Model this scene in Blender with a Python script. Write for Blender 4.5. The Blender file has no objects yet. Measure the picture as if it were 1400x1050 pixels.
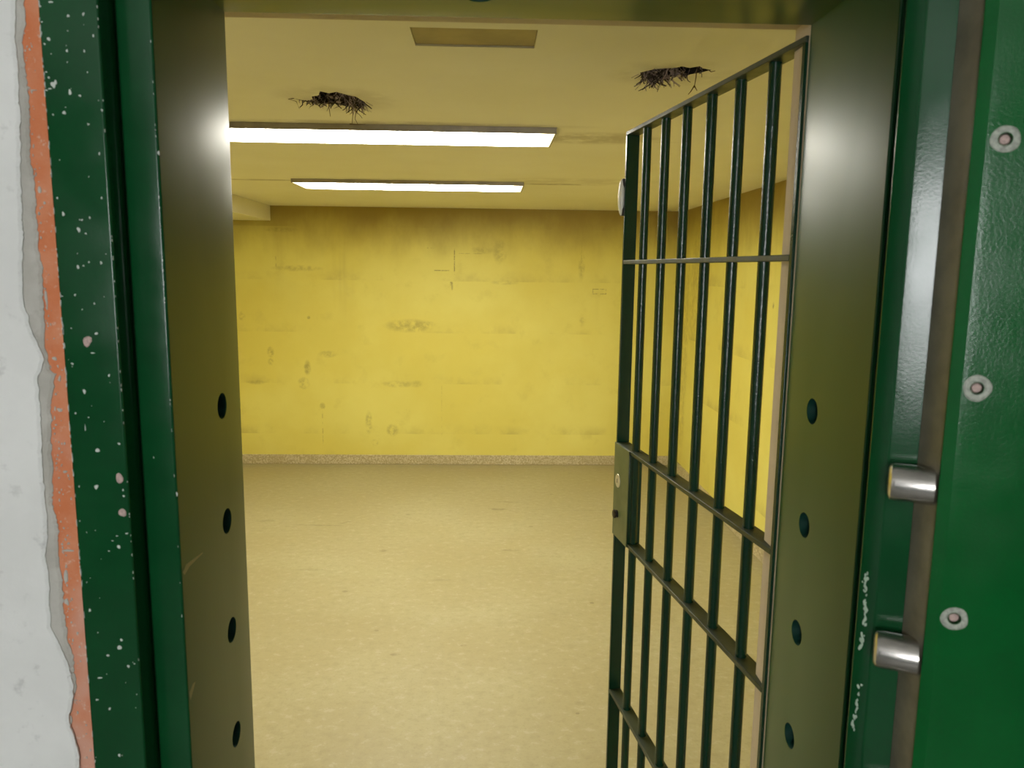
import bpy, bmesh, math, random
from mathutils import Vector, Matrix
random.seed(7)
S = bpy.context.scene
COL = S.collection
PI = math.pi

# ------------------------------------------------------------------ materials
def new_mat(name):
    m = bpy.data.materials.new(name); m.use_nodes = True
    nt = m.node_tree; nt.nodes.clear()
    out = nt.nodes.new('ShaderNodeOutputMaterial')
    return m, nt, out

class NT:
    """small helper around a node tree"""
    def __init__(self, nt): self.nt = nt
    def n(self, t, **kw):
        x = self.nt.nodes.new(t)
        for k, v in kw.items(): setattr(x, k, v)
        return x
    def l(self, a, b): self.nt.links.new(a, b)
    def val(self, s, v):
        if hasattr(v, 'is_output') or isinstance(v, bpy.types.NodeSocket): self.l(v, s)
        else: s.default_value = v
    def coord(self): return self.n('ShaderNodeTexCoord').outputs['Object']
    def noise(self, vec, scale, detail=4, rough=.55, mapping=None):
        if mapping:
            mp = self.n('ShaderNodeMapping'); mp.inputs['Scale'].default_value = mapping
            self.l(vec, mp.inputs['Vector']); vec = mp.outputs['Vector']
        x = self.n('ShaderNodeTexNoise'); x.inputs['Scale'].default_value = scale
        x.inputs['Detail'].default_value = detail; x.inputs['Roughness'].default_value = rough
        self.l(vec, x.inputs['Vector']); return x.outputs['Fac']
    def ramp(self, f, a, b, lo=0., hi=1.):
        x = self.n('ShaderNodeMapRange'); x.interpolation_type = 'SMOOTHSTEP'
        self.val(x.inputs['Value'], f)
        x.inputs['From Min'].default_value = a; x.inputs['From Max'].default_value = b
        x.inputs['To Min'].default_value = lo; x.inputs['To Max'].default_value = hi
        return x.outputs['Result']
    def math(self, op, a, b=0.):
        x = self.n('ShaderNodeMath', operation=op)
        self.val(x.inputs[0], a); self.val(x.inputs[1], b); return x.outputs[0]
    def mix(self, f, a, b):
        x = self.n('ShaderNodeMix', data_type='RGBA')
        self.val(x.inputs[0], f)
        for s, v in ((x.inputs[6], a), (x.inputs[7], b)):
            if isinstance(v, tuple): s.default_value = (*v, 1) if len(v) == 3 else v
            else: self.l(v, s)
        return x.outputs[2]
    def sep(self, vec):
        x = self.n('ShaderNodeSeparateXYZ'); self.l(vec, x.inputs[0]); return x.outputs
    def bump(self, h, strength, dist=.002, normal=None):
        x = self.n('ShaderNodeBump'); x.inputs['Strength'].default_value = strength
        x.inputs['Distance'].default_value = dist; self.l(h, x.inputs['Height'])
        if normal is not None: self.l(normal, x.inputs['Normal'])
        return x.outputs['Normal']
    def bsdf(self, color, rough=.5, metal=0., spec=.5, normal=None):
        b = self.n('ShaderNodeBsdfPrincipled')
        if isinstance(color, tuple): b.inputs['Base Color'].default_value = (*color, 1)
        else: self.l(color, b.inputs['Base Color'])
        self.val(b.inputs['Roughness'], rough); self.val(b.inputs['Metallic'], metal)
        b.inputs['Specular IOR Level'].default_value = spec
        if normal is not None: self.l(normal, b.inputs['Normal'])
        return b.outputs[0]

def mat_simple(name, color, rough=.5, metal=0., spec=.5, var=.0, nscale=20, bump=0., bscale=200):
    m, nt, out = new_mat(name); N = NT(nt); c = N.coord()
    col = color
    if var:
        f = N.noise(c, nscale, 5, .6)
        col = N.mix(N.ramp(f, .3, .7), tuple(v*(1-var) for v in color), tuple(min(1, v*(1+var)) for v in color))
    nm = N.bump(N.noise(c, bscale, 3), bump, .001) if bump else None
    N.l(N.bsdf(col, rough, metal, spec, nm), out.inputs[0]); return m

def mat_green(name, color, rough=.25, orange_peel=.12, worn=.0, spec=.5, var=1.):
    """glossy enamel with brushed orange peel and faint wear"""
    m, nt, out = new_mat(name); N = NT(nt); c = N.coord()
    f = N.noise(c, 9 if var else 3, 5 if var else 1, .6, None if var else (1, 1, .15))
    col = N.mix(N.ramp(f, .3, .75), color, tuple(v*1.25 for v in color))
    if worn:
        w = N.noise(c, 26, 6, .7)
        col = N.mix(N.math('MULTIPLY', N.ramp(w, .62, .78), worn), col, (.10, .22, .13))
    r = N.ramp(N.noise(c, 14, 4), .3, .7, rough*.85, rough*1.25) if var else rough
    h1 = N.noise(c, 330, 2); h2 = N.noise(c, 90, 3, .5, (1, 1, .25))
    nm = None
    if orange_peel: nm = N.bump(h1, orange_peel, .0012); nm = N.bump(h2, orange_peel*.6, .0015, nm)
    N.l(N.bsdf(col, r, 0, spec, nm), out.inputs[0]); return m

M = {}
M['green'] = mat_green('green_enamel', (.0035, .054, .015), .18, .07, 0., .35)
M['green_reveal'] = mat_green('green_enamel_brushed', (.016, .064, .018), .325, 0., var=0.)
M['green_door'] = mat_green('green_enamel_door', (.0015, .088, .016), .21, .14, .2, .3)
M['green_bar'] = mat_green('green_enamel_bars', (.003, .026, .012), .17, .42, 0., .45)
M['socket'] = mat_simple('green_socket', (.006, .05, .035), .5)
M['green_rail'] = mat_green('green_enamel_rails_reflect', (.022, .032, .014), .42, .12)  # same green paint; lighter, browner base carries the reflected room light
M['splat'] = mat_simple('pale_paint_splatter', (.62, .66, .60), .6)
M['chip'] = mat_simple('pinkish_chip', (.50, .36, .32), .7, var=.25, nscale=300)
M['steel'] = mat_simple('bolt_steel', (.56, .53, .50), .26, 1., var=.1, nscale=60, bump=.05, bscale=400)
M['tan_edge'] = mat_simple('tan_edge_reflect', (.14, .125, .09), .33, 0., var=.2, nscale=30, bump=.05)  # worn edge; room reflection and highlight mixed into the tan base
M['lock_plate'] = mat_green('green_lock_plate', (.085, .105, .040), .40, .06)
M['brass'] = mat_simple('pale_metal', (.62, .58, .48), .35, .6)
M['dark_metal'] = mat_simple('dark_metal', (.05, .04, .035), .35, .6)
M['cap'] = mat_simple('white_cap', (.70, .70, .64), .25)
M['black'] = mat_simple('near_black', (.01, .01, .01), .6)
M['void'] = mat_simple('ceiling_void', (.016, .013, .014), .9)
M['wire'] = mat_simple('torn_fibre_dark', (.050, .038, .042), .8, var=.5, nscale=40)
M['wire_pale'] = mat_simple('torn_fibre_pale', (.32, .26, .29), .8, var=.4, nscale=60)
M['wire_rust'] = mat_simple('rusty_wire', (.14, .085, .03), .7)
M['housing'] = mat_simple('lamp_housing', (.36, .32, .28), .5, var=.12, nscale=14)
M['corridor_white'] = mat_simple('corridor_paint', (.74, .74, .71), .7, var=.04, nscale=6)
M['corridor_green'] = mat_simple('corridor_rear_dark', (.10, .17, .12), .6, var=.06, nscale=5)  # unseen rear wall; dark green added to dim reflections in the enamel
M['corridor_floor'] = mat_simple('corridor_floor', (.22, .22, .20), .5, var=.15, nscale=8)
M['frame_white'] = mat_simple('window_frame_paint', (.7, .7, .68), .4)
M['hinge'] = M['green_door']

def mat_orange():
    m, nt, out = new_mat('red_lead_primer'); N = NT(nt); c = N.coord()
    s = N.sep(c)
    f = N.noise(c, 22, 6, .65); g = N.noise(c, 130, 4, .7)
    col = N.mix(N.ramp(f, .35, .7), (.62, .19, .075), (.68, .27, .14))
    patch = N.math('MULTIPLY', N.ramp(N.noise(c, 6, 3), .45, .62), N.ramp(s[2], 1.65, 1.35))
    col = N.mix(N.math('MULTIPLY', patch, .75), col, (.66, .38, .29))
    col = N.mix(N.math('MULTIPLY', N.ramp(g, .60, .70), .55), col, (.68, .55, .45))
    N.l(N.bsdf(col, .75, 0, .3, N.bump(g, .4, .001)), out.inputs[0]); return m
M['orange'] = mat_orange()

def mat_plaster(name, a, b, grime, scale=5):
    m, nt, out = new_mat(name); N = NT(nt); c = N.coord()
    f = N.noise(c, scale, 6, .6); g = N.noise(c, 70, 5, .7); k = N.noise(c, 24, 5, .65)
    col = N.mix(N.ramp(f, .35, .68), a, b)
    col = N.mix(N.math('MULTIPLY', N.ramp(k, .58, .72), .5), col, grime)
    nm = N.bump(g, .35, .0015); nm = N.bump(f, .3, .004, nm)
    N.l(N.bsdf(col, .8, 0, .3, nm), out.inputs[0]); return m
M['white'] = mat_plaster('white_plaster', (.74, .74, .71), (.81, .81, .78), (.45, .45, .43))
M['grey'] = mat_plaster('grey_undercoat', (.44, .42, .37), (.54, .52, .47), (.30, .27, .23), 18)
M['cream'] = mat_plaster('cream_plaster', (.60, .49, .34), (.66, .55, .40), (.5, .4, .27))

def smudge(N, s, axis, cx, cz, rx, rz, k):
    """soft elliptical stain on a wall plane, broken up by noise"""
    a = N.math('DIVIDE', N.math('SUBTRACT', s[axis], cx), rx)
    b = N.math('DIVIDE', N.math('SUBTRACT', s[2], cz), rz)
    r = N.math('ADD', N.math('MULTIPLY', a, a), N.math('MULTIPLY', b, b))
    return N.ramp(r, 1.5, .0, 0., k)

def mat_yellow(name, axis, stains, seams):
    m, nt, out = new_mat(name); N = NT(nt); c = N.coord(); s = N.sep(c)
    big = N.noise(c, 1.1, 5, .55); mid = N.noise(c, 5, 6, .6); fine = N.noise(c, 28, 5, .65)
    col = N.mix(N.ramp(big, .32, .68), (.78, .68, .15), (.84, .765, .21))
    col = N.mix(N.math('MULTIPLY', N.ramp(mid, .55, .75), .35), col, (.65, .56, .13))
    # horizontal grime left in the formwork board joints
    w = N.math('MULTIPLY', N.math('SUBTRACT', s[2], .27), 1/.445)
    fr = N.math('FRACT', w)
    band = N.math('MULTIPLY', N.ramp(N.math('ADD', fr, N.math('MULTIPLY', N.math('SUBTRACT', mid, .5), .25)), .24, -.02), N.ramp(N.noise(c, 1.7, 5, .65), .47, .68))
    col = N.mix(N.math('MULTIPLY', band, .36), col, (.36, .27, .07))
    # sooty dirt plus painted lamp falloff under the ceiling, with a ragged lower limit
    soot_falloff = N.math('ADD', s[2], N.math('MULTIPLY', N.math('SUBTRACT', N.noise(c, 2.2, 5, .6, (1, 1, .5)), .5), .5))
    col = N.mix(N.ramp(soot_falloff, 1.74, 2.22, 0, .85), col, (.27, .175, .04))
    streak = N.math('MULTIPLY', N.ramp(N.noise(c, 3.0, 4, .6, (1, 1, .08)), .56, .74), N.ramp(s[2], 1.0, 2.1))
    col = N.mix(N.math('MULTIPLY', streak, .35), col, (.34, .24, .06))
    tot = None
    for st in stains:
        v = smudge(N, s, axis, *st)
        tot = v if tot is None else N.math('MAXIMUM', tot, v)
    if tot is not None:
        tot = N.math('MULTIPLY', tot, N.ramp(N.noise(c, 17, 6, .7), .34, .64, 0., .85))
        col = N.mix(tot, col, (.24, .18, .05))
    for (a0, a1, z0, z1, k) in seams:         # thin pencil-like lines scratched in the paint
        q = N.math('MULTIPLY', N.math('MULTIPLY', N.math('GREATER_THAN', s[axis], a0), N.math('LESS_THAN', s[axis], a1)),
                   N.math('MULTIPLY', N.math('GREATER_THAN', s[2], z0), N.math('LESS_THAN', s[2], z1)))
        q = N.math('MULTIPLY', q, N.ramp(fine, .40, .58, 0, k))
        col = N.mix(q, col, (.30, .22, .06))
    nm = N.bump(fine, .18, .004); nm = N.bump(mid, .15, .012, nm)
    N.l(N.bsdf(col, .55, 0, .35, nm), out.inputs[0]); return m

STAINS = [(-.673, 1.222, .20, .055, .55), (-.55, 1.235, .10, .03, .4), (-.772, .712, .14, .03, .4), (-.62, .715, .07, .03, .3),
          (-1.867, .985, .03, .045, .75), (-1.869, .90, .025, .03, .6), (-1.556, .85, .03, .065, .65), (-1.59, .715, .05, .05, .6),
          (-1.434, .515, .025, .03, .55), (-1.035, .37, .03, .10, .5), (-.83, .305, .05, .055, .6), (-.985, .19, .03, .03, .45),
          (.10, 1.86, .06, .10, .4), (-.05, 1.87, .10, .03, .35), (-.315, 1.584, .014, .02, .95), (-.308, 1.56, .008, .035, .6),
          (-1.534, 1.284, .014, .014, .8), (-2.10, 1.29, .03, .04, .5), (-1.62, 1.70, .20, .025, .4), (-2.0, .72, .08, .02, .4),
          (.82, 1.28, .03, .06, .4), (.80, 1.75, .03, .12, .35), (-1.38, .97, .08, .03, .4), (-1.75, 2.02, .14, .02, .4), (.15, 1.6, .12, .02, .3)]
SEAMS = [(-.292, -.284, 1.66, 1.88, .75), (-.46, -.33, 1.692, 1.699, .75), (-.25, -.05, 1.838, 1.844, .35), (-.52, -.46, 1.88, 1.886, .5),
         (.90, 1.02, 1.548, 1.555, .6), (.90, 1.02, 1.508, 1.515, .6), (.90, .907, 1.51, 1.553, .55), (1.013, 1.02, 1.51, 1.553, .55),
         (.795, .80, 1.65, 1.93, .35), (-1.44, -1.434, .16, .47, .45), (-1.80, -1.794, 1.69, 1.80, .4), (-.40, -.396, .25, .70, .25)]
M['yellow_back'] = mat_yellow('yellow_paint_back', 0, STAINS, SEAMS)
M['yellow_right'] = mat_yellow('yellow_paint_right', 1, [(4.4, 1.52, .012, .02, .9), (6.1, 1.55, .20, .5, .3), (6.35, 1.0, .12, .9, .3)], [(6.30, 6.31, .4, 1.9, .35)])
M['yellow_left'] = mat_yellow('yellow_paint_left', 1, [], [])

def mat_ceiling():
    m, nt, out = new_mat('ceiling_paint'); N = NT(nt); c = N.coord(); s = N.sep(c)
    f = N.noise(c, 1.6, 5, .6); g = N.noise(c, 60, 4, .6)
    col = N.mix(N.ramp(f, .3, .7), (.80, .755, .60), (.84, .80, .66))
    # dust trails beside the lamps
    def oval(cx, cy, rx, ry, k):
        a = N.math('DIVIDE', N.math('SUBTRACT', s[0], cx), rx); b = N.math('DIVIDE', N.math('SUBTRACT', s[1], cy), ry)
        return N.ramp(N.math('ADD', N.math('MULTIPLY', a, a), N.math('MULTIPLY', b, b)), 1., .1, 0., k)
    d = None
    for o in ((.42, 3.10, .32, .16, .45), (.46, 3.16, .35, .035, .35), (.40, 4.72, .34, .05, .65), (-1.35, 4.72, .32, .05, .5),
              (.5, 4.55, .6, .2, .2), (-.47, 2.48, .22, .22, .25), (.48, 2.1, .2, .16, .25), (-.4, 2.87, .9, .07, .35), (-.4, 4.60, .8, .06, .35)):
        v = oval(*o); d = v if d is None else N.math('MAXIMUM', d, v)
    d = N.math('MULTIPLY', d, N.ramp(N.noise(c, 9, 5, .6), .3, .6))
    col = N.mix(d, col, (.26, .19, .08))
    N.l(N.bsdf(col, .6, 0, .3, N.bump(g, .12, .002)), out.inputs[0]); return m
M['ceiling'] = mat_ceiling()
M['panel'] = mat_simple('panel_paint', (.36, .285, .125), .55, var=.12, nscale=9)

def mat_floor():
    m, nt, out = new_mat('worn_linoleum'); N = NT(nt); c = N.coord(); s = N.sep(c)
    big = N.noise(c, 1.3, 5, .6); mar = N.noise(c, 26, 6, .68, (.85, 1., 1)); fine = N.noise(c, 90, 5, .7, (.85, 1., 1))
    col = N.mix(N.ramp(big, .35, .7), (.395, .343, .185), (.435, .392, .222))
    col = N.mix(N.math('MULTIPLY', N.ramp(mar, .50, .64), .50), col, (.35, .305, .165))
    col = N.mix(N.math('MULTIPLY', N.ramp(fine, .53, .66), .50), col, (.33, .285, .155))
    col = N.mix(N.math('MULTIPLY', N.ramp(mar, .46, .34), .40), col, (.52, .48, .33))
    nz = N.ramp(N.noise(c, 22, 5), .3, .55)
    def mark(cx, cy, rx, ry, k, rot=0.):
        dx = N.math('SUBTRACT', s[0], cx); dy = N.math('SUBTRACT', s[1], cy)
        a = N.math('DIVIDE', N.math('ADD', N.math('MULTIPLY', dx, math.cos(rot)), N.math('MULTIPLY', dy, math.sin(rot))), rx)
        b = N.math('DIVIDE', N.math('SUBTRACT', N.math('MULTIPLY', dy, math.cos(rot)), N.math('MULTIPLY', dx, math.sin(rot))), ry)
        return N.ramp(N.math('ADD', N.math('MULTIPLY', a, a), N.math('MULTIPLY', b, b)), 1., .2, 0., k)
    d = None
    for o in ((-1.12, 4.97, .22, .012, .6, -.06), (-.95, 5.03, .07, .012, .6, .7), (-1.50, 5.06, .09, .03, .35), (.079, 5.329, .075, .03, .7), (.16, 5.5, .12, .015, .5, -.1),
              (.15, 4.511, .07, .022, .55), (-.403, 3.218, .03, .015, .65), (-.632, 4.498, .03, .03, .5), (-.25, 4.05, .08, .02, .3), (.75, 5.3, .22, .012, .35),
              (-.52, 3.45, .015, .012, .8), (.55, 3.75, .014, .012, .9), (.36, 2.75, .010, .008, .8), (.38, 2.82, .03, .02, .25),
              (-.1, 3.3, .02, .01, .6), (.3, 4.95, .02, .012, .6), (-.75, 3.9, .02, .015, .6), (-1.0, 4.2, .12, .02, .3), (-.55, 5.2, .02, .015, .5), (.5, 5.7, .015, .012, .6)):
        v = mark(*o); d = v if d is None else N.math('MAXIMUM', d, v)
    col = N.mix(N.math('MULTIPLY', N.math('MULTIPLY', d, nz), .7), col, (.16, .135, .07))
    edge = N.math('ADD', s[1], N.math('MULTIPLY', N.math('SUBTRACT', N.noise(c, 2.5, 4), .5), .5))
    col = N.mix(N.ramp(edge, 5.9, 6.7, 0, .16), col, (.34, .285, .14))   # unswept dirt by the skirting
    N.l(N.bsdf(col, N.ramp(big, .3, .7, .42, .55), 0, .4, N.bump(mar, .05, .002)), out.inputs[0]); return m
M['floor'] = mat_floor()

def mat_terrazzo():
    m, nt, out = new_mat('terrazzo_skirting'); N = NT(nt); c = N.coord(); s = N.sep(c)
    v = N.n('ShaderNodeTexVoronoi'); v.inputs['Scale'].default_value = 105; N.l(c, v.inputs['Vector'])
    bw = N.n('ShaderNodeRGBToBW'); N.l(v.outputs['Color'], bw.inputs[0])
    col = N.mix(N.ramp(bw.outputs[0], .25, .8), (.46, .38, .21), (.66, .58, .39))
    col = N.mix(N.math('MULTIPLY', N.ramp(N.noise(c, 4, 4), .45, .65), .4), col, (.44, .36, .19))
    N.l(N.bsdf(col, .45, 0, .4), out.inputs[0]); return m
M['terrazzo'] = mat_terrazzo()

def mat_diffuser(name, strength, half):
    """opal diffuser: the tubes inside stop short of the ends"""
    m, nt, out = new_mat(name); N = NT(nt); c = N.coord(); s = N.sep(c)
    e = N.math('ABSOLUTE', s[0])
    k = N.ramp(e, half-.005, half-.13, .10, 1.)
    em = N.n('ShaderNodeEmission'); em.inputs['Color'].default_value = (1, .955, .80, 1)
    N.l(N.mix(N.ramp(e, half-.02, half-.16), (1, .84, .52), (1, .965, .86)), em.inputs['Color'])
    N.l(N.math('MULTIPLY', k, strength), em.inputs['Strength'])
    N.l(em.outputs[0], out.inputs[0]); return m
LAMP = 29.5
M['diffuser'] = mat_diffuser('opal_diffuser', LAMP, .67)
m, nt, out = new_mat('frosted_daylight_glass'); N = NT(nt)
em = N.n('ShaderNodeEmission'); em.inputs['Color'].default_value = (.98, .99, 1, 1); em.inputs['Strength'].default_value = 26.0
N.l(em.outputs[0], out.inputs[0]); M['daylight'] = m

# ------------------------------------------------------------------ mesh helpers
class MB:
    def __init__(self): self.bm = bmesh.new()
    def face(self, vs, mi=0):
        try:
            f = self.bm.faces.new(vs); f.material_index = mi; return f
        except ValueError: return None
    def box(self, x0, x1, y0, y1, z0, z1, mi=0, mat=None):
        v = [self.bm.verts.new(p) for p in ((x0,y0,z0),(x1,y0,z0),(x1,y1,z0),(x0,y1,z0),(x0,y0,z1),(x1,y0,z1),(x1,y1,z1),(x0,y1,z1))]
        if mat is not None:
            for q in v: q.co = mat @ q.co
        for f in ((0,3,2,1),(4,5,6,7),(0,1,5,4),(1,2,6,5),(2,3,7,6),(3,0,4,7)): self.face([v[i] for i in f], mi)
        return self
    def prism(self, pts, a0, a1, axis='z', mi=0):
        """polygon extruded along an axis; pts are (x,y), (x,z) or (y,z)"""
        def mk(p, a):
            return {'z': (p[0], p[1], a), 'y': (p[0], a, p[1]), 'x': (a, p[0], p[1])}[axis]
        A = [self.bm.verts.new(mk(p, a0)) for p in pts]; B = [self.bm.verts.new(mk(p, a1)) for p in pts]
        n = len(pts)
        self.face(A[::-1], mi); self.face(B, mi)
        for i in range(n): self.face([A[i], A[(i+1) % n], B[(i+1) % n], B[i]], mi)
        return self
    def cyl(self, p0, p1, r0, r1=None, seg=24, mi=0, caps=True):
        p0, p1 = Vector(p0), Vector(p1); r1 = r0 if r1 is None else r1
        d = (p1-p0).normalized(); u = d.orthogonal().normalized(); w = d.cross(u)
        A = []; B = []
        for i in range(seg):
            a = 2*PI*i/seg; o = u*math.cos(a)+w*math.sin(a)
            A.append(self.bm.verts.new(p0+o*r0)); B.append(self.bm.verts.new(p1+o*r1))
        for i in range(seg): self.face([A[i], A[(i+1) % seg], B[(i+1) % seg], B[i]], mi)
        if caps: self.face(A[::-1], mi); self.face(B, mi)
        return self
    def lathe(self, o, d, prof, seg=28, mi=0):
        """profile of (distance along d, radius) spun about the axis d through o"""
        o = Vector(o); d = Vector(d).normalized(); u = d.orthogonal().normalized(); w = d.cross(u)
        rings = []
        for t, r in prof:
            if r < 1e-6: rings.append([self.bm.verts.new(o+d*t)]); continue
            rings.append([self.bm.verts.new(o+d*t+(u*math.cos(2*PI*i/seg)+w*math.sin(2*PI*i/seg))*r) for i in range(seg)])
        for R0, R1 in zip(rings, rings[1:]):
            for i in range(seg):
                a = [R0[i % len(R0)], R0[(i+1) % len(R0)], R1[(i+1) % len(R1)], R1[i % len(R1)]]
                q = []
                for v in a:
                    if v not in q: q.append(v)
                if len(q) > 2: self.face(q, mi)
        return self
    def tube(self, pts, r, seg=6, mi=0):
        pts = [Vector(p) for p in pts]; rings = []
        for i, p in enumerate(pts):
            t = (pts[min(i+1, len(pts)-1)]-pts[max(i-1, 0)]).normalized()
            u = t.orthogonal().normalized(); w = t.cross(u)
            k = r*(1-.5*i/(len(pts)-1))
            rings.append([self.bm.verts.new(p+(u*math.cos(2*PI*j/seg)+w*math.sin(2*PI*j/seg))*k) for j in range(seg)])
        for A, B in zip(rings, rings[1:]):
            for j in range(seg): self.face([A[j], A[(j+1) % seg], B[(j+1) % seg], B[j]], mi)
        self.face(rings[0][::-1], mi); self.face(rings[-1], mi)
        return self
    def blob(self, x, y, z, rx, rz, nd, h=.0008, mi=0):
        """low paint drop on a wall plane facing nd (+-1 along y)"""
        n = 11; ring = []; top = []
        ph = random.random()*6; a1, a2 = random.uniform(.1, .25), random.uniform(.05, .2)
        for i in range(n):
            a = 2*PI*i/n; k = 1+a1*math.sin(2*a+ph)+a2*math.sin(3*a+ph*2)
            ring.append(self.bm.verts.new((x+rx*k*math.cos(a), y-nd*.0004, z+rz*k*math.sin(a))))
            top.append(self.bm.verts.new((x+.7*rx*k*math.cos(a), y+nd*h, z+.7*rz*k*math.sin(a))))
        for i in range(n): self.face([ring[i], ring[(i+1) % n], top[(i+1) % n], top[i]], mi)
        self.face(top, mi)
        return self
    def build(self, name, mats, parent=None, smooth=None, origin=None, recalc=True):
        if recalc: bmesh.ops.recalc_face_normals(self.bm, faces=self.bm.faces)
        me = bpy.data.meshes.new(name); self.bm.to_mesh(me); self.bm.free()
        for m_ in (mats if isinstance(mats, (list, tuple)) else [mats]): me.materials.append(m_)
        if origin is not None: me.transform(Matrix.Translation(-Vector(origin)))
        if smooth:
            for p in me.polygons: p.use_smooth = True
            me.set_sharp_from_angle(angle=math.radians(smooth))
        o = bpy.data.objects.new(name, me); COL.objects.link(o)
        if origin is not None: o.location = origin
        if parent is not None:
            o.parent = parent
            o.location = Vector(o.location)-parent.location
            if origin is None: o.location = -Vector(parent.location)
        return o

def bevel(o, w, seg=2, angle=35):
    b = o.modifiers.new('edge', 'BEVEL'); b.width = w; b.segments = seg; b.limit_method = 'ANGLE'; b.angle_limit = math.radians(angle)
    for p in o.data.polygons: p.use_smooth = True
    o.data.set_sharp_from_angle(angle=math.radians(50))
    return o

def rounded(pts, radii, seg=4):
    """round the corners of a polygon"""
    out = []; n = len(pts)
    for i, (p, r) in enumerate(zip(pts, radii)):
        if r <= 0: out.append(p); continue
        p = Vector(p); a = (Vector(pts[i-1])-p).normalized(); b = (Vector(pts[(i+1) % n])-p).normalized()
        half = a.angle(b)/2; t = r/math.tan(half); c = p+(a+b).normalized()*(r/math.sin(half))
        s = p+a*t; e = p+b*t
        a0 = math.atan2(s.y-c.y, s.x-c.x); a1 = math.atan2(e.y-c.y, e.x-c.x)
        while a1-a0 > PI: a1 -= 2*PI
        while a1-a0 < -PI: a1 += 2*PI
        for k in range(seg+1):
            q = a0+(a1-a0)*k/seg; out.append((c.x+r*math.cos(q), c.y+r*math.sin(q)))
    return out

def cut(o, cutter_mb):
    """subtract a mesh from o for good"""
    c = cutter_mb.build('cutter', M['void'])
    md = o.modifiers.new('b', 'BOOLEAN'); md.operation = 'DIFFERENCE'; md.object = c; md.solver = 'EXACT'
    bpy.context.view_layer.update()
    dg = bpy.context.evaluated_depsgraph_get()
    me = bpy.data.meshes.new_from_object(o.evaluated_get(dg))
    old = o.data; o.modifiers.clear(); o.data = me; bpy.data.meshes.remove(old)
    cm = c.data; bpy.data.objects.remove(c); bpy.data.meshes.remove(cm)
    return o

def structure(o): o['kind'] = 'structure'; return o
def tag(o, label, cat, group=None):
    o['label'] = label; o['category'] = cat
    if group: o['group'] = group
    return o
def thing(name, loc, label, cat, group=None, rz=0.):
    e = bpy.data.objects.new(name, None); e.empty_display_size = .05; COL.objects.link(e)
    e.location = loc; e.rotation_euler = (0, 0, rz)
    return tag(e, label, cat, group)
def copy_tree(o, parent=None):
    c = o.copy(); COL.objects.link(c)
    if parent is not None: c.parent = parent
    for ch in list(o.children): copy_tree(ch, c)
    return c

# ------------------------------------------------------------------ measures (metres, camera foot at the origin, y into the cell)
XL, XR = -.4125, .5116            # reveal faces of the steel frame
Y0, Y1, Y2, Y3 = .967, 1.0023, 1.277, 1.34   # frame face, rebate, inner edge of steel, inner wall face
ZL = 2.0927                       # underside of the frame head
H, D = 2.2169, 6.6228             # cell height, back wall
WL, WR = -2.30, 1.65              # cell side walls
CY, CZ = -2.60, 2.62              # corridor rear wall, corridor height
T = .12

# ------------------------------------------------------------------ the cell shell
structure(MB().box(WL-T, WR+T, Y0, D+T, -.12, 0).build('floor', M['floor']))
structure(MB().box(-2.6, 2.6, CY-T, Y0, -.12, -.0005).build('floor_corridor', M['corridor_floor']))
structure(MB().box(WL-T, WR+T, D, D+T, 0, H+.25).build('wall_back', M['yellow_back']))
structure(MB().box(WR, WR+T, Y3, D, 0, H+.25).build('wall_right', M['yellow_right']))
structure(MB().box(WL-T, WL, Y3, D, 0, H+.25).build('wall_left', M['yellow_left']))
ceil = MB().box(WL, WR, Y3, D, H, H+.22).build('ceiling', [M['ceiling'], M['void']])

hole_a = [(-.600,2.470),(-.575,2.490),(-.548,2.487),(-.540,2.440),(-.515,2.425),(-.500,2.380),(-.478,2.400),(-.452,2.384),(-.430,2.412),(-.405,2.432),(-.392,2.485),(-.398,2.530),(-.415,2.560),(-.438,2.530),(-.462,2.545),(-.490,2.520),(-.515,2.525),(-.540,2.510),(-.565,2.512)]
hole_b = [(.394,2.080),(.420,2.052),(.448,2.040),(.468,2.046),(.486,2.022),(.510,2.034),(.530,2.018),(.545,2.035),(.570,2.046),(.548,2.070),(.528,2.085),(.520,2.105),(.490,2.110),(.466,2.108),(.455,2.140),(.428,2.135),(.408,2.118)]
hole_a = [(x, 2.40+(y-2.40)*1.22) for x, y in hole_a]; hole_b = [(x, 2.03+(y-2.03)*1.22) for x, y in hole_b]
cb = MB().prism(hole_a, H-.02, H+.09); cb.prism(hole_b, H-.02, H+.09)
cb.box(-.1733, .1042, 1.7521, 1.891, H-.02, H+.007)
cut(ceil, cb)
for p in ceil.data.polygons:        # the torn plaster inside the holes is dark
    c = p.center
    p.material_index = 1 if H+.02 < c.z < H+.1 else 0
structure(ceil)
pn = tag(MB().box(-.1732, .1041, 1.7522, 1.8909, H+.0045, H+.0068).build('cover_plate', M['panel']),
         'brownish rectangular cover plate let into the ceiling just inside the doorway', 'cover plate')
bevel(pn, .0015)

# boxed-in beam along the left wall
structure(bevel(MB().box(WL, -1.8286, Y3, D, 2.0924, H).build('trim_1', M['ceiling']), .004))
# terrazzo skirting
structure(bevel(MB().box(WL, WR, D-.014, D, 0, .083).build('baseboard_back', M['terrazzo']), .003))
structure(bevel(MB().box(WR-.014, WR, Y3, D-.014, 0, .083).build('baseboard_right', M['terrazzo']), .003))
structure(bevel(MB().box(WL, WL+.014, Y3, D-.014, 0, .083).build('baseboard_left', M['terrazzo']), .003))

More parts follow.
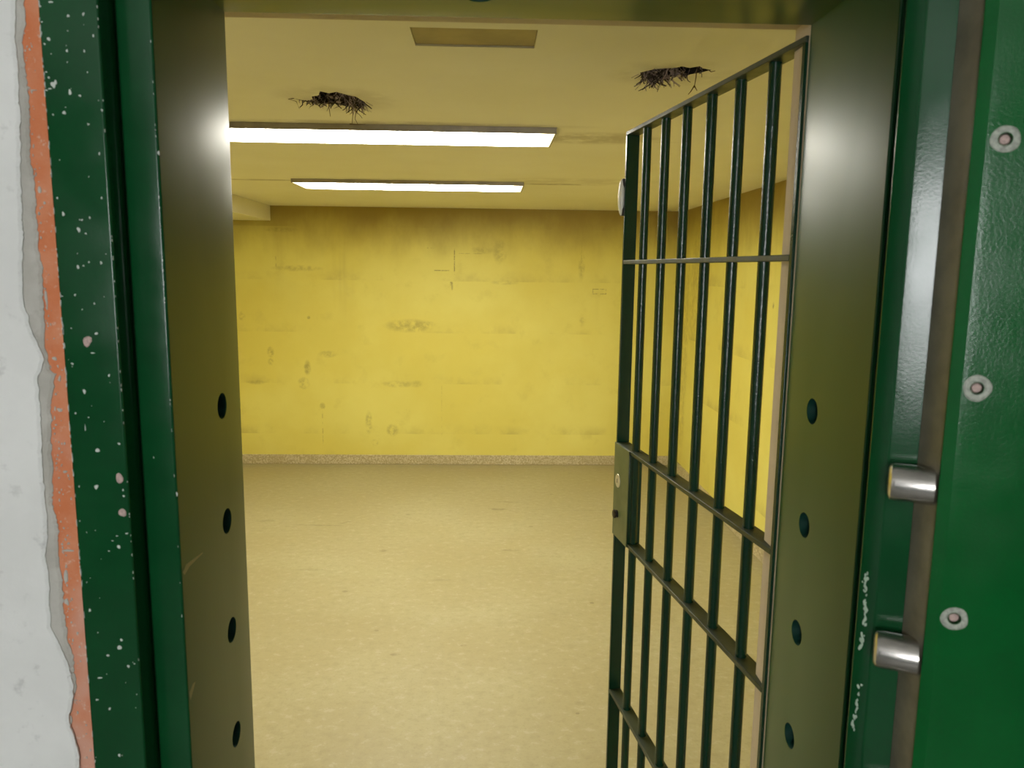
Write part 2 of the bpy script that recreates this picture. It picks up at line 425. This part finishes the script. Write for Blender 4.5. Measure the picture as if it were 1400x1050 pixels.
# front wall, thick masonry around the steel frame, cream plaster inside
w = MB()
w.box(WL-T-.2, -.60, Y0, Y3, 0, CZ); w.box(.72, 2.6, Y0, Y3, 0, CZ); w.box(-.60, .72, Y0, Y3, 2.262, CZ)
w.box(-.60, -.440, Y2+.0005, Y3, 0, 2.262, 1); w.box(XR+.0005, .72, Y2+.0005, Y3, 0, 2.262, 1); w.box(-.440, XR+.0005, Y2+.0005, Y3, ZL+.012, 2.262, 1)
wf = structure(w.build('wall_front', [M['corridor_white'], M['cream']]))
# ragged plaster coats left of the frame
def ragged(edge, y0, y1, jit, name, mat):
    step = .003; n = int(2.26/step); P = []; rw = 0.
    e = sorted((z, x) for x, z in edge)
    for k in range(n+1):
        z = .005+step*k
        if z < e[0][0]: x = e[0][1]+.010*(math.sin(z*23)-math.sin(e[0][0]*23))
        elif z > e[-1][0]: x = e[-1][1]+.004*(math.sin(z*31)-math.sin(e[-1][0]*31))
        else:
            for (za, xa), (zb, xb) in zip(e, e[1:]):
                if za <= z <= zb: x = xa+(xb-xa)*(z-za)/max(zb-za, 1e-6); break
        rw = rw*.86+random.gauss(0, jit); P.append((x+rw+random.uniform(-jit, jit)*.6, z))
    mb = MB(); B = mb.bm; rows = []
    for x, z in P:
        rows.append([B.verts.new(q) for q in ((-.75, y0, z), (x-.004, y0, z), (x, y0+.0012+random.uniform(0, .0008), z), (x, y1, z), (-.75, y1, z))])
    for R0, R1 in zip(rows, rows[1:]):
        for j in range(5): mb.face([R0[j], R0[(j+1) % 5], R1[(j+1) % 5], R1[j]])
    mb.face(rows[0]); mb.face(rows[-1][::-1])
    return mb.build(name, mat, wf)
WHITE = [(-0.5499, 2.0183), (-0.5512, 2.0024), (-0.5545, 1.9218), (-0.5578, 1.8391), (-0.5664, 1.7107), (-0.5703, 1.6516), (-0.5653, 1.6267), (-0.5602, 1.6132), (-0.5492, 1.5835), (-0.558, 1.5615), (-0.5613, 1.4847), (-0.5622, 1.3897), (-0.5666, 1.3314), (-0.5655, 1.285), (-0.5676, 1.2319), (-0.5496, 1.184), (-0.5426, 1.15), (-0.5534, 1.1053), (-0.5508, 1.0874), (-0.5466, 1.0524), (-0.5477, 1.0236)]
GREY = [(-0.5431, 2.0199), (-0.5444, 2.0039), (-0.5475, 1.923), (-0.5489, 1.8733), (-0.5499, 1.8398), (-0.5474, 1.806), (-0.5454, 1.7546), (-0.5487, 1.711), (-0.5478, 1.6668), (-0.5479, 1.6067), (-0.5488, 1.572), (-0.5394, 1.5657), (-0.5447, 1.5306), (-0.5498, 1.4998), (-0.5524, 1.4527), (-0.5528, 1.3981), (-0.5504, 1.369), (-0.5551, 1.3298), (-0.5506, 1.2902), (-0.5533, 1.24), (-0.5499, 1.2095), (-0.5448, 1.189), (-0.5439, 1.1477), (-0.5538, 1.1028), (-0.552, 1.0742), (-0.5484, 1.0422), (-0.549, 1.0207)]
ragged(GREY, .9636, .9664, .0007, 'plaster_undercoat', M['grey'])
ragged(WHITE, .9600, .9640, .0005, 'plaster_topcoat', M['white'])
w = MB().box(WL-T-.2, -.75, .9600, Y0-.0003, 0, CZ); w.box(-.75, -.60, .9600, Y0-.0003, 2.27, CZ)
w.build('plaster_topcoat', M['white'], wf)

# ------------------------------------------------------------------ steel door frame
fr = thing('door_frame', (.05, 1.12, 0), 'thick green steel door frame with round bolt holes, set in the ragged white plaster', 'door frame')
HOLES = [1.4865, 1.3005, 1.1165, .9325, .7485, .5645]
YH = 1.180; RH = .0205
SPLATS = [(-0.5132, 2.0044, 0.00262, 0.00157), (-0.5256, 1.9996, 0.00131, 0.00131), (-0.4942, 1.9895, 0.00157, 0.00209), (-0.4766, 1.9918, 0.00157, 0.00209), (-0.4667, 1.9679, 0.00131, 0.00183), (-0.5186, 1.9633, 0.00209, 0.00262), (-0.5238, 1.9577, 0.00131, 0.00131), (-0.5287, 1.9563, 0.00131, 0.00131), (-0.4984, 1.9506, 0.00157, 0.00183), (-0.4783, 1.9505, 0.00131, 0.00157), (-0.525, 1.9821, 0.00105, 0.00105), (-0.5173, 1.9118, 0.00314, 0.00419), (-0.5143, 1.9146, 0.00209, 0.00262), (-0.5218, 1.9199, 0.00131, 0.00157), (-0.5258, 1.9055, 0.00209, 0.00105), (-0.5214, 1.9073, 0.00236, 0.00105), (-0.4983, 1.9038, 0.00209, 0.0034), (-0.4869, 1.9001, 0.00157, 0.00157), (-0.5068, 1.8803, 0.00209, 0.00262), (-0.5199, 1.8778, 0.00105, 0.00131), (-0.5242, 1.9262, 0.00105, 0.00131), (-0.4791, 1.8673, 0.00131, 0.00131), (-0.4623, 1.8839, 0.00131, 0.00157), (-0.4684, 1.8336, 0.00131, 0.00183), (-0.5221, 1.7807, 0.00105, 0.00183), (-0.5163, 1.7617, 0.00183, 0.00288), (-0.4946, 1.7551, 0.00131, 0.00131), (-0.4851, 1.7578, 0.00131, 0.00157), (-0.4992, 1.7434, 0.00236, 0.0034), (-0.4911, 1.7388, 0.00131, 0.00131), (-0.4692, 1.7815, 0.00131, 0.00157), (-0.5275, 1.8819, 0.00105, 0.00209), (-0.5032, 1.6983, 0.00209, 0.00236), (-0.4964, 1.6999, 0.00105, 0.00131), (-0.4896, 1.7044, 0.00105, 0.00157), (-0.4749, 1.7037, 0.00157, 0.00209), (-0.5092, 1.6641, 0.00131, 0.00157), (-0.5249, 1.6624, 0.00105, 0.00105), (-0.4865, 1.6538, 0.00131, 0.00131), (-0.4866, 1.6167, 0.00262, 0.00157), (-0.5185, 1.5786, 0.00183, 0.00157), (-0.4744, 1.5642, 0.00157, 0.00183), (-0.5062, 1.5435, 0.00209, 0.0034), (-0.519, 1.5157, 0.00131, 0.00131), (-0.4949, 1.4679, 0.00288, 0.00314), (-0.4675, 1.4766, 0.00183, 0.00183), (-0.4996, 1.4199, 0.00288, 0.0034), (-0.4661, 1.4158, 0.00131, 0.00157), (-0.4656, 1.4078, 0.00157, 0.00157), (-0.5211, 1.4205, 0.00105, 0.00157), (-0.5082, 1.4969, 0.00079, 0.00419), (-0.4927, 1.5923, 0.00314, 0.00079), (-0.465, 1.3579, 0.00236, 0.00105), (-0.4763, 1.3398, 0.00236, 0.00288), (-0.4891, 1.3341, 0.00183, 0.00079), (-0.4836, 1.348, 0.00131, 0.00079), (-0.4776, 1.3546, 0.00157, 0.00079), (-0.5192, 1.2529, 0.00157, 0.00262), (-0.4808, 1.2113, 0.00209, 0.00209), (-0.484, 1.2007, 0.00314, 0.00366), (-0.4997, 1.1897, 0.00209, 0.00209), (-0.4739, 1.1741, 0.00183, 0.00236), (-0.4657, 1.1778, 0.00105, 0.00105), (-0.5122, 1.158, 0.00314, 0.00131), (-0.5181, 1.1266, 0.00209, 0.00157), (-0.5023, 1.1135, 0.00183, 0.00209), (-0.4937, 1.0455, 0.00183, 0.00262)]
CHIPS = [(-0.4983, 1.6069, 0.0074), (-0.4697, 1.4313, 0.0069), (-0.4688, 1.3857, 0.0065)]
prof = rounded([(-.60, Y0), (-.4596, Y0), (-.4596, Y1+.012), (-.4575, Y1+.012), (-.4575, Y1), (XL, Y1), (XL, Y2), (-.60, Y2)], [0, .003, 0, 0, .006, .0035, .0025, 0], 5)
jl = MB().prism(prof, 0, 2.26).build('jamb', [M['green_reveal']], fr)
def frame_mats(o):
    """corridor-side enamel on the outer faces, brushed enamel on the reveal"""
    o.data.materials.clear()
    o.data.materials.append(M['green_reveal']); o.data.materials.append(M['green'])
    for p in o.data.polygons:
        p.material_index = 1 if p.center.y < Y1+.002-(0) else 0
cl = MB(); cr_ = MB()
for z in HOLES:
    cl.cyl((XL+.02, YH+.008, z), (XL-.05, YH+.008, z), RH, seg=32); cr_.cyl((XR-.02, YH-.008, z), (XR+.05, YH-.008, z), RH, seg=32)
jl.location = (0, 0, 0); jl.parent = None
cut(jl, cl)
prof = rounded([(.72, Y0), (.72, Y2), (XR, Y2), (XR, Y1-.004), (XR+.0075, Y1-.004), (XR+.0075, Y1), (.59, Y1), (.59, Y0)], [0, 0, .0025, .0032, .0036, .0005, .002, .003])
jr = MB().prism(prof, 0, 2.26).build('jamb', [M['green_reveal']])
cut(jr, cr_)
prof = rounded([(Y1, ZL), (Y2, ZL), (Y2, 2.26), (Y0, 2.26), (Y0, ZL+.047), (Y1, ZL+.047)], [.003, .0025, 0, 0, .003, .002])
hd = MB().prism(prof, XL-.0002, XR+.0002, 'x').build('head', [M['green_reveal']])
cut(hd, MB().cyl((-.016, 1.184, ZL-.02), (-.016, 1.184, ZL+.06), RH, seg=32))
for o in (jl, jr, hd):
    frame_mats(o)
    for p in o.data.polygons: p.use_smooth = True
    o.data.set_sharp_from_angle(angle=math.radians(30))
    o.parent = fr; o.location = -fr.location
def socket(p, d):
    mb = MB(); d = Vector(d)
    mb.lathe(p, d, [(.001, RH*.995), (.045, RH*.97), (.046, 0)], 32)
    mb.build('bolt_hole', M['socket'], fr, 40, recalc=False)
for z in HOLES:
    socket((XL, YH+.008, z), (-1, 0, 0)); socket((XR, YH-.008, z), (1, 0, 0))
socket((-.016, 1.184, ZL), (0, 0, 1))
o = MB().box(-.60, -.5272, Y0-.0008, Y0, 0, 2.26).build('primer_strip', M['orange'], fr)
o['label'] = 'bare orange primer strip along the outer edge of the left jamb'
mb = MB()
for x, z, rx, rz in SPLATS: mb.blob(x, Y0, z, rx, rz, -1, .0007)
for x, z, rx, rz in ((-.4128, 1.8405, .0015, .003), (-.4128, 1.40, .0012, .003), (-.4405, 1.45, .0008, .0015)): mb.blob(x, Y1, z, rx, rz, -1, .0005)
for k in range(70):                               # finer specks
    z = random.uniform(.3, 2.1); r = random.uniform(.0004, .0009)
    mb.blob(random.uniform(-.526, -.463), Y0, z, r, r*1.2, -1, .0004)
for k in range(60):                               # knocks along the two arrises
    z = random.gauss(1.62, .25); r = random.uniform(.0004, .0009)
    if random.random() < .5: mb.blob(-.4602, Y0, z, r*.6, r*2.5, -1, .0004)
    else: mb.blob(-.4150, Y1, z, r*.6, r*2.5, -1, .0004)
for k in range(170):                              # pale ragged line where the enamel ends on the primer
    z = random.uniform(.1, 2.2); mb.blob(-.5270+random.uniform(-.0006, .0006), Y0-.0004, z, random.uniform(.0003, .0008), random.uniform(.0015, .005), -1, .0007)
o = mb.build('paint_splatter', M['splat'], fr); o['kind'] = 'stuff'; o['label'] = 'pale paint specks spattered on the left jamb'
mb = MB()                                         # crumbs of plaster left on the primer strip
for k in range(230):
    z = random.uniform(.9, 2.12); x = -.548+abs(random.gauss(0, .0065))
    if x > -.530: continue
    q = random.uniform(.0004, .0014); mb.blob(x, Y0-.0008, z, q, q*random.uniform(.8, 2.2), -1, .0006)
for x, z, rx, rz in ((-.5405, 1.905, .004, .0012), (-.5420, 1.79, .003, .004), (-.5440, 1.66, .002, .012), (-.5395, 1.585, .003, .003), (-.538, 1.52, .004, .0025), (-.541, 1.335, .008, .002), (-.546, 1.30, .004, .008), (-.5475, 1.265, .003, .006), (-.535, 1.56, .002, .004), (-.537, 1.44, .003, .002)):
    mb.blob(x, Y0-.0008, z, rx, rz, -1, .0009)
o = mb.build('plaster_residue', M['grey'], fr); o['kind'] = 'stuff'
for x, z, r in CHIPS:
    mb = MB().blob(x, Y0, z, r*.8, r, -1, .001); mb.build('paint_chip', M['chip'], fr)
mb = MB()                                         # scratch on the left reveal
mb.prism([(1.0070, 1.2890), (1.0170, 1.2950), (1.0800, 1.2895), (1.0790, 1.2880), (1.03, 1.2880), (1.012, 1.2830)], XL-.0003, XL+.0004, 'x')
mb.prism([(1.0070, 1.1120), (1.0200, 1.1180), (1.0300, 1.1160), (1.0100, 1.1000)], XL-.0003, XL+.0003, 'x')
mb.build('scratch', mat_simple('scratched_paint', (.22, .22, .12), .5), fr)
mb = MB().prism(rounded([(1.125, 1.86), (1.1285, 1.86), (1.1285, 1.99), (1.125, 1.99)], [0]*4), XR-.0006, XR+.0003, 'x')
# ------------------------------------------------------------------ barred gate, swung into the cell
GA = .15077
gate = thing('barred_gate', (.5086+.017*math.cos(GA), 1.28+.017*math.sin(GA), 0),
             'dark green barred gate standing open into the yellow cell, with lock box', 'gate', rz=GA)
W2 = .018; GL = .8895; ZT = 2.0795; ZB = .06
# local frame: x across the gate, y along it away from the hinge
def gpart(name, mb, mat, smooth=None, bev=None):
    o = mb.build(name, mat, None, smooth); o.parent = gate
    if bev: bevel(o, bev)
    return o
gpart('hinge_stile', MB().box(-W2, W2, .002, .012, ZB, ZT-.0102), M['green_bar'], bev=.0012)
gpart('lock_stile', MB().box(-W2, W2, GL-.010, GL, ZB, ZT-.0102), M['green_bar'], bev=.0012)
gpart('rail', MB().box(-W2, W2, .002, GL, ZT-.010, ZT), M['green_rail'], bev=.0012)
RAILS = [1.7325, 1.2148, .950, .4508]
for z in RAILS: gpart('rail', MB().box(-W2, W2, .0122, GL-.0102, z-.0105, z), M['green_rail'], bev=.0012)
gpart('rail', MB().box(-W2, W2, .0122, GL-.0102, ZB, ZB+.010), M['green_rail'], bev=.0012)
for k in range(1, 7):
    y = .1283*k
    mb = MB(); n = 40
    top = ZT-.0102; bot = ZB+.010
    mb.lathe((0, y, bot), (0, 0, 1), [(0, 0), (0, .0112)]+[((top-bot)*i/n, .0112) for i in range(1, n+1)]+[(top-bot, 0)], 24)
    gpart('bar', mb, M['green_bar'], 40)
# lock box between the second and third rail
lb = gpart('lock_box', MB().box(-W2-.001, W2, .7655, GL-.0102, .9502, 1.2043), M['green_bar'], bev=.0015)
def lsub(name, mb, mat, smooth=None):
    o = mb.build(name, mat, None, smooth); o.parent = lb; return o
o = lsub('lock_plate', MB().box(-W2-.0035, -W2-.0011, .7650, GL, .9400, 1.2140), M['lock_plate']); bevel(o, .0008)
ky, kz = .853, 1.108
lsub('keyhole_ring', MB().lathe((-W2-.0034, ky, kz), (-1, 0, 0), [(0, .020), (.0012, .0195), (.0018, .016), (.0018, .004), (.0004, .0035), (.0004, 0)], 28), M['brass'], 40)
lsub('keyhole', MB().box(-W2-.0058, -W2-.0052, ky-.0018, ky+.0018, kz-.006, kz+.006), M['black'])
lsub('latch_knob', MB().lathe((-W2-.0034, .852, 1.010), (-1, 0, 0), [(0, .012), (.002, .012), (.003, .007), (.005, .007), (.006, .0125), (.010, .0125), (.012, .009), (.012, 0)], 24), M['dark_metal'], 40)
# oval white bumper on the outer edge of the lock stile
bk = gpart('bumper_bracket', MB().box(-W2-.004, -W2+.004, GL, GL+.018, 1.855, 1.955), M['dark_metal'], bev=.0008)
bm_ = bmesh.new(); bmesh.ops.create_uvsphere(bm_, u_segments=24, v_segments=16, radius=1)
for v in bm_.verts: v.co = Vector((-W2-.0045+v.co.x*.0095, GL+.009+v.co.y*.012, 1.905+v.co.z*.049))
mb = MB(); mb.bm.free(); mb.bm = bm_
bp = gpart('bumper', mb, M['cap'], 60); bp['label'] = 'white oval bumper on the lock stile'
# hinge pins hidden behind the jamb
for z in (.30, 1.75):
    mb = MB().cyl((.012, -.0015, z-.05), (.012, -.0015, z+.05), .0035, seg=16)
    gpart('hinge', mb, M['green_bar'], 40)

# ------------------------------------------------------------------ vault door, swung back towards the photographer on the right
TH = math.radians(20); BT = math.radians(6)
vd = thing('vault_door', (.4610, .7220, 0), 'heavy glossy green steel door folded back on the right, steel bolts along its edge', 'door', rz=-TH)
ZD0, ZD1 = .02, 2.14
def dl(x, y):                                     # corridor plan -> door frame (x along the door, y into its thickness)
    dx, dy = x-.4610, y-.7220
    return (dx*math.cos(TH)-dy*math.sin(TH), dx*math.sin(TH)+dy*math.cos(TH))
def dpart(name, mb, mat, smooth=None):
    o = mb.build(name, mat, None, smooth); o.parent = vd; return o
P1, P2, P3, P4, P5 = dl(.4523, .7307), dl(.4530, .7715), dl(.4553, .7718), dl(.4279, .7840), dl(.4178, .8051)
prof = rounded([(0, 0), P1, (P1[0]+.002, P1[1]+.0045), (0, .0125), (.92, .0125), (.92, 0)], [.002, .0015, 0, 0, 0, .004], 4)
ip = MB().prism(prof, ZD0+.03, ZD1-.03).build('inner_plate', M['green_door'], None)
SCREWS = [(.0155, 1.8255), (.0131, 1.5929), (.0137, 1.3572), (.0137, 1.118), (.0137, .880), (.0137, .640)]
cs = MB()
for x, z in SCREWS: cs.cyl((x, -.02, z), (x, .0115, z), .0058, seg=24)
cut(ip, cs)
for p in ip.data.polygons: p.use_smooth = True
ip.data.set_sharp_from_angle(angle=math.radians(35))
ip.parent = vd
o = dpart('edge_strip', MB().prism([(P1[0]+.0012, P1[1]+.0050), P2, (P2[0]+.02, P2[1]+.004), (.014, .040), (.014, .0128), (.0008, .0128)], ZD0+.03, ZD1-.03), M['tan_edge'])
o['label'] = 'dull tan edge strip between the two green plates'
prof = rounded([P3, P4, P5, (P5[0]+.03, .122), (.96, .122), (.96, .060), (.0, .060)], [.0015, .005, .003, .004, .004, .004, 0], 6)
dpart('outer_slab', MB().prism(prof, ZD0, ZD1), M['green'], 35)
for z in HOLES:                                   # fixed bolts that enter the holes of the right jamb
    bx, by = dl(.4527, .7512)
    mb = MB().lathe((bx+.006, by-.001, z), (-math.cos(BT), math.sin(BT), 0), [(0, 0), (0, .0196), (.035, .0196), (.0395, .0185), (.0415, .015), (.0415, 0)], 48)
    dpart('locking_bolt', mb, M['steel'], 30)
M['rim'] = mat_simple('rivet_rim', (.36, .38, .32), .6, var=.3, nscale=200)
for x, z in SCREWS:
    mb = MB(); n = 28; R = []
    for k, (t, rr) in enumerate(((.0, .0125), (-.0006, .0118), (-.0008, .0075), (.0002, .0060))):
        w8 = .05 if k < 2 else 0
        R.append([mb.bm.verts.new((x+rr*(1+w8*math.sin(3*a+z*40))*math.cos(a), t, z+rr*(1+w8*math.sin(2*a+z*70))*math.sin(a))) for a in [2*PI*i/n for i in range(n)]])
    for A, B in zip(R, R[1:]):
        for i in range(n): mb.face([A[i], A[(i+1) % n], B[(i+1) % n], B[i]])
    rv = dpart('rivet', mb, M['rim'], 40)
    hd_ = MB().lathe((x, .0114, z), (0, -1, 0), [(0, .0054), (.006, .0054), (.0085, .004), (.0092, 0)], 20).build('rivet_head', M['chip'], None, 40)
    hd_.parent = rv
for z in (.35, 1.10, 1.85):                       # hinge blocks joining slab and frame
    mb = MB().prism([(.63, .9666), (.69, .9666), (.69, .79), (.63, .79)], z-.07, z+.07)
    for v in mb.bm.verts: v.co.x, v.co.y = dl(v.co.x, v.co.y)
    dpart('hinge', mb, M['green'])
# paint knocked off the edge of the slab
mb = MB(); ex, ey = P5[0]-P4[0], P5[1]-P4[1]; el = math.hypot(ex, ey); ex, ey = ex/el, ey/el; nx, ny = -ey, ex
for k in range(70):
    z = random.choice((random.uniform(1.285, 1.375), random.uniform(1.285, 1.375), random.uniform(1.185, 1.245)))
    u = .0125+.0022*math.sin(z*75)+random.gauss(0, .0012); r_ = random.uniform(.0007, .0020); ph = random.random()*6
    ring = []; top = []
    for i in range(9):
        q = 2*PI*i/9; kk = 1+.3*math.sin(2*q+ph); du = r_*kk*math.cos(q); dz = 1.8*r_*kk*math.sin(q)
        for lst, h_, f_ in ((ring, -.0004, 1.), (top, .0005, .75)):
            lst.append(mb.bm.verts.new((P4[0]+ex*(u+du*f_)+nx*h_, P4[1]+ey*(u+du*f_)+ny*h_, z+dz*f_)))
    for i in range(9): mb.face([ring[i], ring[(i+1) % 9], top[(i+1) % 9], top[i]])
    mb.face(top)
o = dpart('paint_chip', mb, mat_simple('chip_grey', (.50, .62, .50), .7)); o['kind'] = 'stuff'; o['label'] = 'pale streak of chipped paint on the slab edge'

# ------------------------------------------------------------------ ceiling lamps
def make_lamp(x1, ya, yb, label):
    L, dp = 1.34, yb-ya
    cx = x1-L/2; cy = (ya+yb)/2; z = H
    root = thing('ceiling_lamp', (cx, cy, z), label, 'ceiling lamp', 'strip lamps on the cell ceiling')
    hs = .022
    mb = MB().box(-L/2-.004, L/2+.004, -dp/2-.006, -dp/2, -hs, 0)
    mb.box(-L/2-.004, L/2+.004, dp/2, dp/2+.006, -hs, 0)
    mb.box(-L/2-.004, L/2+.004, -dp/2, dp/2, -.006, 0)
    o = mb.build('housing', M['housing']); o.parent = root; bevel(o, .001)
    for s in (-1, 1):
        a, b = (L/2+.004, L/2+.010) if s > 0 else (-L/2-.010, -L/2-.004)
        o = MB().box(a, b, -dp/2-.007, dp/2+.007, -hs-.001, 0).build('end_cap', M['housing']); o.parent = root; bevel(o, .001)
    o = MB().box(-L/2-.0035, L/2+.0035, -dp/2+.0002, dp/2-.0002, -hs+.0004, -hs+.004).build('diffuser', M['diffuser']); o.parent = root
    o['label'] = 'glowing white diffuser'
    return root
make_lamp(.236, 2.890, 3.186, 'long glowing strip lamp nearer the doorway, cut off by the left jamb')
make_lamp(.197, 4.63, 4.98, 'farther glowing strip lamp, near the back wall, both ends in view')

# ------------------------------------------------------------------ torn fibres hanging from the two ceiling holes
def poly_in(p, poly):
    c = False; n = len(poly)
    for i in range(n):
        a, b = poly[i], poly[(i+1) % n]
        if (a[1] > p[1]) != (b[1] > p[1]) and p[0] < (b[0]-a[0])*(p[1]-a[1])/(b[1]-a[1])+a[0]: c = not c
    return c
def strands(poly, n, long_pts, label, dens, skirt):
    mb = MB()
    xs = [p[0] for p in poly]; ys = [p[1] for p in poly]; cx = sum(xs)/len(xs); cy = sum(ys)/len(ys)
    # matted fibre packed against the top of the void
    mb.prism([(cx+(x-cx)*.86, cy+(y-cy)*.86) for x, y in poly], H+.082, H+.0902, 'z', 0)
    k = 0
    while k < n:
        x, y = random.uniform(min(xs), max(xs)), random.uniform(min(ys), max(ys))
        if not poly_in((x, y), poly) or random.random() > dens(x): continue
        k += 1
        z = H+random.uniform(.0, .07); ang = random.uniform(0, 2*PI); ln = random.uniform(.015, .05)
        pts = [(x, y, z)]; drop = random.uniform(.1, .9)
        for j in range(5):
            nx, ny = x+ln/5*math.cos(ang), y+ln/5*math.sin(ang)*.6
            if poly_in((nx, ny), poly): x, y = nx, ny
            z -= ln/5*drop; ang += random.uniform(-.9, .9); pts.append((x, y, z))
        mb.tube(pts, random.uniform(.0012, .0028), 5, random.choice((0, 0, 1)))
    for k in range(int(n*.30)):                     # flakes of torn backing
        x, y = random.uniform(min(xs), max(xs)), random.uniform(min(ys), max(ys))
        if not poly_in((x, y), poly): continue
        z = H+random.uniform(-.010, .03); a = random.uniform(0, PI); r = random.uniform(.005, .012)
        mat = Matrix.Translation((x, y, z)) @ Matrix.Rotation(a, 4, 'Z') @ Matrix.Rotation(random.uniform(-1.2, 1.2), 4, 'X')
        mb.box(-r, r, -r*.5, r*.5, -.0006, .0006, random.choice((0, 1, 1)), mat)
    # frayed fringe that hangs from the rim
    E_ = list(zip(poly, poly[1:]+poly[:1]))
    k = 0
    while k < int(n*1.3):
        (xa, ya), (xb, yb) = random.choice(E_); t = random.random()
        x, y = xa+(xb-xa)*t, ya+(yb-ya)*t
        if random.random() > skirt(x): continue
        if y < cy and random.random() < .6: continue
        k += 1
        x += (cx-x)*.06; y += (cy-y)*.10; z = H+random.uniform(.0, .02); ln = random.uniform(.008, .030)*(1.15 if skirt(x) > .9 else .8)
        pts = [(x, y, z)]; vx, vy = random.gauss(0, .35), random.gauss(0, .35)
        for j in range(5):
            x += vx*ln/5; y += vy*ln/5; z -= ln/5; vx += random.gauss(0, .4); vy += random.gauss(0, .4); pts.append((x, y, z))
        mb.tube(pts, random.uniform(.0010, .0026), 5, random.choice((0, 0, 1, 1)))
    for pts in long_pts: mb.tube(pts, .0016, 6, 2)
    return tag(mb.build('torn_lath', [M['wire'], M['wire_pale'], M['wire_rust']], None, 60), label, 'torn lath', 'torn patches in the ceiling')
strands(hole_a, 120,
        [[(-.433, 2.53, H+.02), (-.436, 2.545, H-.012), (-.434, 2.55, H-.03), (-.437, 2.552, H-.058)],
         [(-.425, 2.53, H+.02), (-.424, 2.55, H-.02), (-.427, 2.55, H-.045), (-.418, 2.552, H-.062)],
         [(-.445, 2.552, H-.060), (-.42, 2.553, H-.061), (-.395, 2.552, H-.060)],
         [(-.505, 2.51, H+.02), (-.503, 2.52, H-.015), (-.501, 2.53, H-.042)],
         [(-.60, 2.478, H+.0), (-.618, 2.475, H-.003), (-.595, 2.482, H-.008), (-.588, 2.49, H-.028)],
         [(-.545, 2.49, H+.01), (-.535, 2.50, H-.012), (-.527, 2.505, H-.02)]],
        'torn dark ceiling patch with hanging wires above the nearer strip lamp', lambda x: 1., lambda x: .5 if x < -.46 else .95)
strands(hole_b, 130,
        [[(.541, 2.08, H+.02), (.540, 2.085, H-.01), (.538, 2.09, H-.035)], [(.538, 2.09, H-.03), (.530, 2.092, H-.044), (.523, 2.092, H-.052)],
         [(.538, 2.09, H-.03), (.546, 2.092, H-.042)], [(.548, 2.05, H+.01), (.570, 2.052, H-.004), (.580, 2.05, H-.002)],
         [(.508, 2.10, H+.01), (.506, 2.105, H-.012)]],
        'torn ceiling patch with a fringe of fibres above the top of the open gate', lambda x: 1. if x < .47 else .6, lambda x: 1. if x < .475 else .12)

# ------------------------------------------------------------------ corridor behind the photographer
structure(MB().box(-2.6, 2.6, CY-T, Y0, CZ, CZ+.1).build('ceiling_corridor', M['corridor_white']))
structure(MB().box(-2.6-T, -2.6, CY-T, Y0, 0, CZ).build('wall_corridor_left', M['corridor_white']))
structure(MB().box(2.6, 2.6+T, CY-T, Y0, 0, CZ).build('wall_corridor_right', M['corridor_white']))
wx0, wx1, wz0, wz1 = -1.05, -.20, 1.18, 2.22
w = MB(); w.box(-2.6, wx0, CY-T, CY, 0, CZ); w.box(wx1, 2.6, CY-T, CY, 0, CZ); w.box(wx0, wx1, CY-T, CY, 0, wz0); w.box(wx0, wx1, CY-T, CY, wz1, CZ)
structure(w.build('wall_corridor_rear', M['corridor_green']))
win = structure(bpy.data.objects.new('window_1', None)); COL.objects.link(win); win.location = ((wx0+wx1)/2, CY-.06, wz0)
w = MB()
for a in (wx0, (wx0+wx1)/2-.02, wx1-.04): w.box(a, a+.04, CY-.09, CY-.03, wz0, wz1)
for z in (wz0, wz1-.04): w.box(wx0, wx1, CY-.088, CY-.032, z, z+.04)
w.build('window_frame', M['frame_white'], win)
MB().box(wx0+.01, wx1-.01, CY-.065, CY-.055, wz0+.01, wz1-.01).build('window_pane', M['daylight'], win)

# ------------------------------------------------------------------ camera
cam = bpy.data.cameras.new('camera'); co = bpy.data.objects.new('camera', cam); COL.objects.link(co)
F = Vector((0.03216758, 0.98873374, -0.1461877)); R = Vector((0.99945637, -0.0307634, 0.01185654)); U = Vector((-0.00722573, 0.14648963, 0.98918582))
mw = Matrix((( R.x, U.x, -F.x, 0), (R.y, U.y, -F.y, 0), (R.z, U.z, -F.z, 1.70), (0, 0, 0, 1)))
co.matrix_world = mw
cam.sensor_fit = 'HORIZONTAL'; cam.sensor_width = 36; cam.lens = 36*1047.1/1400
cam.clip_start = .02
cam.dof.use_dof = True; cam.dof.focus_distance = 3.2; cam.dof.aperture_fstop = 10
S.camera = co
wd = bpy.data.worlds.new('world'); S.world = wd; wd.use_nodes = True
wd.node_tree.nodes['Background'].inputs[0].default_value = (0, 0, 0, 1)
S.view_settings.view_transform = 'Standard'; S.view_settings.look = 'None'
S.view_settings.exposure = 0.; S.view_settings.gamma = 1.; S.view_settings.use_curve_mapping = False
